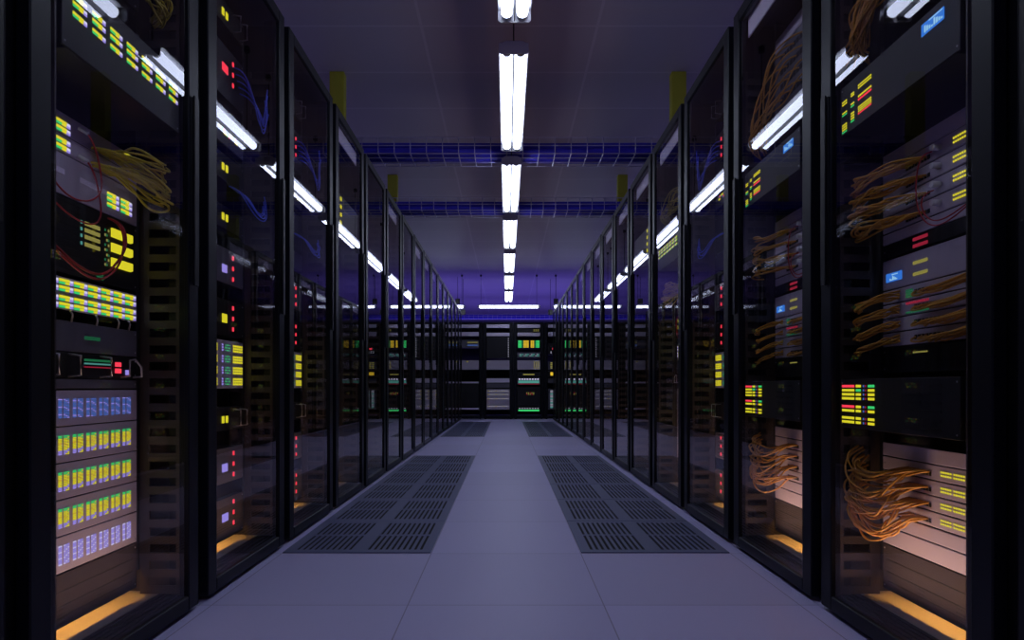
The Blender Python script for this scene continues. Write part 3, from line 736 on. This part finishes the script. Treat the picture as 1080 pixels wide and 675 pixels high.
def kind_D(R, lilac=True):
    """the racks farther down: few things in them face the aisle closely"""
    if lilac: Unit(R, 'D0', 1.41, 1.495, 'lilac_panel', 'lilac blank panel along the top edge', v=0.0325, cat='panel', name='blanking_plate', depth=0.03)
    if (R.side, R.idx) in (('left', 4), ('right', 5)):
        U = Unit(R, 'D1', 0.90, 1.10, 'black_unit', 'black deep unit with a column of yellow lights', v=0.02)
        for k in range(4): U.bars('yellow_lamp', [(-0.2, -0.17, 0.03 + .045 * k, 0.05 + .045 * k, 'led_yellow', .003)])
    base = [('D2', 0.62, 0.75, 'dark_unit', 'dark slatted server, highest of the plain ones', 'slats'), ('D3', 0.44, 0.56, 'grey_unit', 'grey server with rows of drive bays, upper', 'bays'), ('D4', 0.2, 0.33, 'black_unit', 'black slatted server at eye level', 'slats'),
            ('D5', -0.05, 0.09, 'grey_unit', 'grey server with rows of drive bays, middle', 'bays'), ('D6', -0.3, -0.17, 'dark_unit', 'dark slatted server low down', 'slats'), ('D7', -0.44, -0.33, 'grey_unit', 'grey server with rows of drive bays, lowest', 'bays')]
    for i, (k, a, b, mt, lb, st) in enumerate(base):
        U = Unit(R, k, a, b, mt, lb, style=st)
        U.cells('led_block', 0.06, 0.2, (b - a) * .3, (b - a) * .6, 8, 2, lambda c, r, i=i: ('led_yellow', 'led_green', None, 'led_amber_dim', 'led_red_dim')[(c * 2 + r + i) % 5], .6, .6)
    common_bottom(R, 'D')

SEQ = {'left': 'XABBD' + 'D' * 12, 'right': 'XCCBAD' + 'D' * 11}
hd = (PITCH - GAP) / 2
racks = []
for side, X, rz, m in (('left', XL, math.pi / 2, 1), ('right', XR, -math.pi / 2, -1)):
    for k in range(0, 17):
        yc = Y0 + (k - 1) * PITCH + hd
        word = 'nearest' if k == 1 else ROWN[k - 1]
        where = f'{word} {side} rack' if k else f'partly seen {side} rack beside the camera'
        loc = (X, yc, 0)
        ll = {0: f'black rack edge cut off by the picture, beside the camera on the {side}', 1: f'black server rack with glass door, nearest whole one in the {side} row'}.get(
            k, f'black server rack with tinted glass door, {ROWN[k - 1]} from the camera in the {side} row')
        r = root('server_rack', loc, rz, ll, 'server rack', f'racks of the {side} row')
        d = rack_shell(PITCH, PITCH - GAP, f'row{m}', r, off=m * OFF)
        door_handle(d, m, hd, f'handle{m}')
        R = Rack(side, k, loc, rz, m, where)
        c = SEQ[side][k]
        if c == 'A': kind_A(R)
        elif c == 'B': kind_B(R)
        elif c == 'C': kind_C(R, 1.0 if k == 1 else 0.6)
        elif c == 'D': kind_D(R, not (side == 'left' and k in (5, 7)))

# ------------------------------------------------------------------ the row across the end of the aisle
def Zp(y): return (VPY - y) * 13.305 / F_PX
BP = 0.645
def back_unit(R, key, y0, y1, mat, label, **kw):
    return Unit(R, 'bk' + key, Zp(y1), Zp(y0), mat, label, v=0.0145, depth=0.3, **kw)
def back_A(R):
    for i, (a, b) in enumerate(((342.2, 346), (350.2, 354.6))): back_unit(R, f'A{i}', a, b, 'lilac_panel', ('upper' if i == 0 else 'lower') + ' lilac blank panel', cat='panel', name='blanking_plate')
    U = back_unit(R, 'A2', 358.5, 367, 'grey_unit', 'grey unit with thin yellow and blue stripes')
    U.bars('display_line', [(0, .22, .11, .122, 'led_amber_dim'), (0, .22, .05, .062, 'led_blue')])
    U = back_unit(R, 'A3', 380, 390, 'pale_unit', 'pale unit with a small yellow light')
    U.bars('yellow_lamp', [(-.02, .02, .16, .18, 'led_amber_dim')])
    back_unit(R, 'A4', 402.5, 404.3, 'lilac_panel', 'thin pale strip at eye level', cat='panel', name='blanking_plate')
    back_unit(R, 'A5', 430.2, 432, 'lilac_panel', 'thin pale strip near the floor', cat='panel', name='blanking_plate')
    back_unit(R, 'A6', 405, 429, 'black_unit', 'tall black slatted unit', style='slats')
def back_B(R):
    for i, (a, b) in enumerate(((342.2, 346), (351, 354.6))): back_unit(R, f'B{i}', a, b, 'lilac_panel', ('upper' if i == 0 else 'lower') + ' lilac blank panel', cat='panel', name='blanking_plate')
    U = back_unit(R, 'B2', 355.5, 378, 'dark_unit', 'tall dark unit with a column of white lights')
    U.cells('white_lights', .205, .228, .02, .44, 1, 9, 'led_white_dim', .8, .5)
    U = back_unit(R, 'B3', 380, 390, 'pale_unit', 'pale unit with one small yellow light')
    U.bars('yellow_lamp', [(-.22, -.2, .16, .18, 'led_amber_dim')])
    back_unit(R, 'B4', 399, 403.6, 'lilac_panel', 'wide lilac panel at eye level', cat='panel', name='blanking_plate')
    back_unit(R, 'B5', 404.2, 409, 'grey_unit', 'grey strip above the disk array')
    U = back_unit(R, 'B6', 410.5, 432, 'pale_unit', 'large pale disk array with rows of small lights', style='bays')
    for k, y in enumerate((412.5, 416, 420.5, 428.5)):
        z = Zp(y) - Zp(432)
        U.cells('light_row', -.22, .22, z - .012, z + .012, 11, 1, lambda c, r: 'led_white_dim' if c % 4 else 'led_amber_dim', .6, .8)
def back_C(R):
    back_unit(R, 'C0', 342.2, 346, 'lilac_panel', 'upper lilac blank panel', cat='panel', name='blanking_plate')
    U = back_unit(R, 'C1', 346.6, 350.4, 'dark_unit', 'thin dark unit with yellow dots')
    U.cells('yellow_dots', .09, .22, .012, .062, 3, 2, 'led_amber_dim', .5, .6)
    back_unit(R, 'C2', 350.8, 354.6, 'lilac_panel', 'lower lilac blank panel', cat='panel', name='blanking_plate')
    U = back_unit(R, 'C3', 358.6, 367.4, 'dark_unit', 'brightly lit unit of green and gold light blocks')
    def bankc(c, r): return 'led_green' if c in (0, 1, 10, 11) else (None if c == 6 else 'led_gold') if c in (3, 4, 5, 6, 7, 8) else 'led_green_dim'
    U.cells('led_bank', -.225, .225, .012, .165, 12, 6, bankc, .9, .75)
    U = back_unit(R, 'C4', 371.5, 377.6, 'grey_unit', 'unit with teal and white lights')
    U.cells('led_block', -.2, .22, .03, .09, 14, 2, lambda c, r: ('led_teal', 'led_white_dim', None, 'led_teal')[(c * 3 + r) % 4], .8, .6)
    U = back_unit(R, 'C5', 380, 390, 'pale_unit', 'pale unit with two columns of small yellow cells')
    for s0 in (.1, .145, .19): U.cells('yellow_column', s0, s0 + .03, .02, .18, 1, 5, 'led_amber_dim', .7, .6)
    U = back_unit(R, 'C6', 392.5, 397.5, 'black_unit', 'black unit with one thin yellow line')
    U.bars('yellow_line', [(-.12, .12, .04, .06, 'led_amber_dim')])
    U = back_unit(R, 'C7', 398.5, 405.6, 'grey_unit', 'grey unit with pale dots over teal bar')
    U.cells('white_dots', -.22, .22, .1, .125, 8, 1, 'led_white', .6, .9)
    U.bars('teal_bar', [(-.22, .22, .03, .085, 'led_teal')]); U.bars('red_line', [(-.22, .22, .006, .016, 'led_red_dim')])
    U = back_unit(R, 'C8', 408, 428.6, 'black_unit', 'tall black unit with small red and yellow dots')
    U.cells('status_dots', -.06, .12, .24, .30, 5, 2, lambda c, r: ('led_red_dim', 'led_amber_dim', 'led_amber_dim')[(c + r) % 3], .5, .6)
    U = back_unit(R, 'C9', 429.2, 434.4, 'black_unit', 'black unit with a bright green bar')
    U.cells('white_dots', -.22, .22, .062, .085, 8, 1, 'led_white_dim', .6, .9)
    U.bars('green_bar', [(-.22, .22, .016, .046, 'led_green')])
def back_D(R):
    for i, (a, b) in enumerate(((342.2, 346), (350.2, 354.6))): back_unit(R, f'D{i}', a, b, 'lilac_panel', ('upper' if i == 0 else 'lower') + ' lilac blank panel', cat='panel', name='blanking_plate')
    U = back_unit(R, 'D2', 362, 374, 'black_unit', 'black unit with a red glow and white lights')
    U.bars('red_light', [(-.15, -.06, .10, .14, 'led_red')]); U.cells('white_lights', -.2, -.06, .02, .07, 3, 2, 'led_white_dim', .5, .7)
    U = back_unit(R, 'D3', 381, 390, 'grey_unit', 'grey unit with dim yellow cells')
    U.cells('yellow_cells', -.2, .1, .02, .16, 5, 4, 'led_amber_dim', .7, .5)
    U = back_unit(R, 'D4', 391, 397.6, 'black_unit', 'black unit with a gold and red lamp block')
    U.bars('gold_lamp', [(-.19, -.06, .03, .1, 'led_gold')]); U.bars('red_lamp', [(-.05, -.02, .03, .08, 'led_red')])
    back_unit(R, 'D5', 399, 404, 'grey_unit', 'grey strip at eye level')
    U = back_unit(R, 'D6', 410, 432, 'grey_unit', 'tall unit with two columns of white and cyan lights')
    for s0 in (-.2, -.1, .02, .12): U.cells('light_column', s0, s0 + .07, .03, .41, 1, 12, lambda c, r: 'led_white_dim' if r % 3 else 'led_teal', .8, .6)
kinds = {-3: back_C, -2: back_B, -1: back_A, 0: back_B, 1: back_C, 2: back_D, 3: back_C}
bw = {-3: 'end rack far out on the left', -2: 'end rack second left of centre', -1: 'end rack left of centre', 0: 'end rack at the centre', 1: 'end rack right of centre', 2: 'end rack second right of centre', 3: 'end rack far out on the right'}
bl = {-3: 'black rack of the end row hidden far behind the left row', -2: 'black rack of the end row behind the last left rack', -1: 'black rack closing the aisle end, first beside the left row', 0: 'black rack closing the aisle end, with the large pale disk array',
      1: 'black rack closing the aisle end, with bright green and gold lights', 2: 'black rack closing the aisle end, first beside the right row', 3: 'black rack of the end row behind the last right rack'}
for n in range(-3, 4):
    loc = (-0.183 + BP * n, BACK_Y, 0)
    r = root('server_rack', loc, 0, bl[n], 'server rack', 'racks of the end row')
    d = rack_shell(BP, BP - 0.02, 'end', r, False, False, 0.0, 2.03, 0.032, 0.012)
    kinds[n](Rack('end', n, loc, 0, 1, bw[n]))

lay_cables()

# ------------------------------------------------------------------ posts and boxes under the ceiling
for side, X, s in (('left', XL, -1), ('right', XR, 1)):
    for nm, yp, z0 in (('nearer', 5.0, 2.206), ('farther', 7.43, 2.206)):
        x0 = X + s * 0.36
        o = part('support_post', None, lambda b: b.box(x0, x0 + s * 0.115, yp, yp + 0.08, z0, CEIL - 0.001, 'olive_paint'), None, 0.004)
        tag(o, f'olive yellow post rising from the {side} racks to the ceiling, the {nm} one', 'post', 'olive posts above the racks')
    for nm, px, pz, yb in (('upper', 51.8, 90.5, 14.3), ('lower', 46, 79, 14.6)):
        x, z = s * px / F_PX * yb, H + pz / F_PX * yb
        r = root('hanging_box', (x, yb, z), 0, f'small dark box hanging on a rod beyond the {side} row, the {nm} one', 'junction box', 'hanging boxes beyond the rows')
        part('box_body', 'hangbox', lambda b: b.box(-0.05, 0.05, -0.04, 0.04, -0.06, 0.06, 'box_dark'), r, 0.004)
        part('hanger_rod', None, lambda b: b.tube([(0, 0, 0.0605), (0, 0, CEIL - z - 0.001)], 0.005, 'rod', 6), r)

# ------------------------------------------------------------------ unseen fill lights added beyond the side rows and the end row
def lamp(name, loc, rot, size, sy, energy, col):
    d = bpy.data.lights.new(name, 'AREA'); d.shape = 'RECTANGLE'; d.size = size; d.size_y = sy; d.energy = energy; d.color = col
    o = bpy.data.objects.new(name, d); COL.objects.link(o); o.location = loc; o.rotation_euler = rot
    return o
for sx in (-1, 1):
    lamp('violet_fill', (sx * 3.4, 4.0, 2.25), (math.pi, 0, 0), 1.2, 10.0, 20, (0.44, 0.36, 1.0))  # violet fill added out of view to lift ceiling and floor
lamp('blue_fill', (0, 17.0, 1.2), (math.pi, 0, 0), 8, 6.0, 90, (0.24, 0.17, 1.0))  # blue fill added out of view to tint the far ceiling
w = bpy.data.worlds.new('world'); scn.world = w; w.use_nodes = True
bg = w.node_tree.nodes['Background']; bg.inputs[0].default_value = (0.27, 0.25, 0.70, 1); bg.inputs[1].default_value = 0.19

# ------------------------------------------------------------------ camera and render settings
cd = bpy.data.cameras.new('camera'); cam = bpy.data.objects.new('camera', cd); COL.objects.link(cam)
cam.location = (0, 0, H); cam.rotation_euler = (math.pi / 2, 0, 0)
cd.sensor_width = 36; cd.lens = F_PX / 1080 * 36
cd.shift_x = (540 - VPX) / 1080; cd.shift_y = (VPY - 337.5) / 1080
cd.clip_start = 0.02; cd.clip_end = 100
scn.camera = cam
vs = scn.view_settings
vs.view_transform = 'Standard'; vs.look = 'None'; vs.gamma = 1.0; vs.use_curve_mapping = False; vs.exposure = 0.0
cy = scn.cycles
cy.use_denoising = True
cy.max_bounces = 8; cy.diffuse_bounces = 3; cy.glossy_bounces = 5; cy.transmission_bounces = 4; cy.transparent_max_bounces = 32
cy.caustics_reflective = False; cy.caustics_refractive = False
cy.sample_clamp_indirect = 4.0
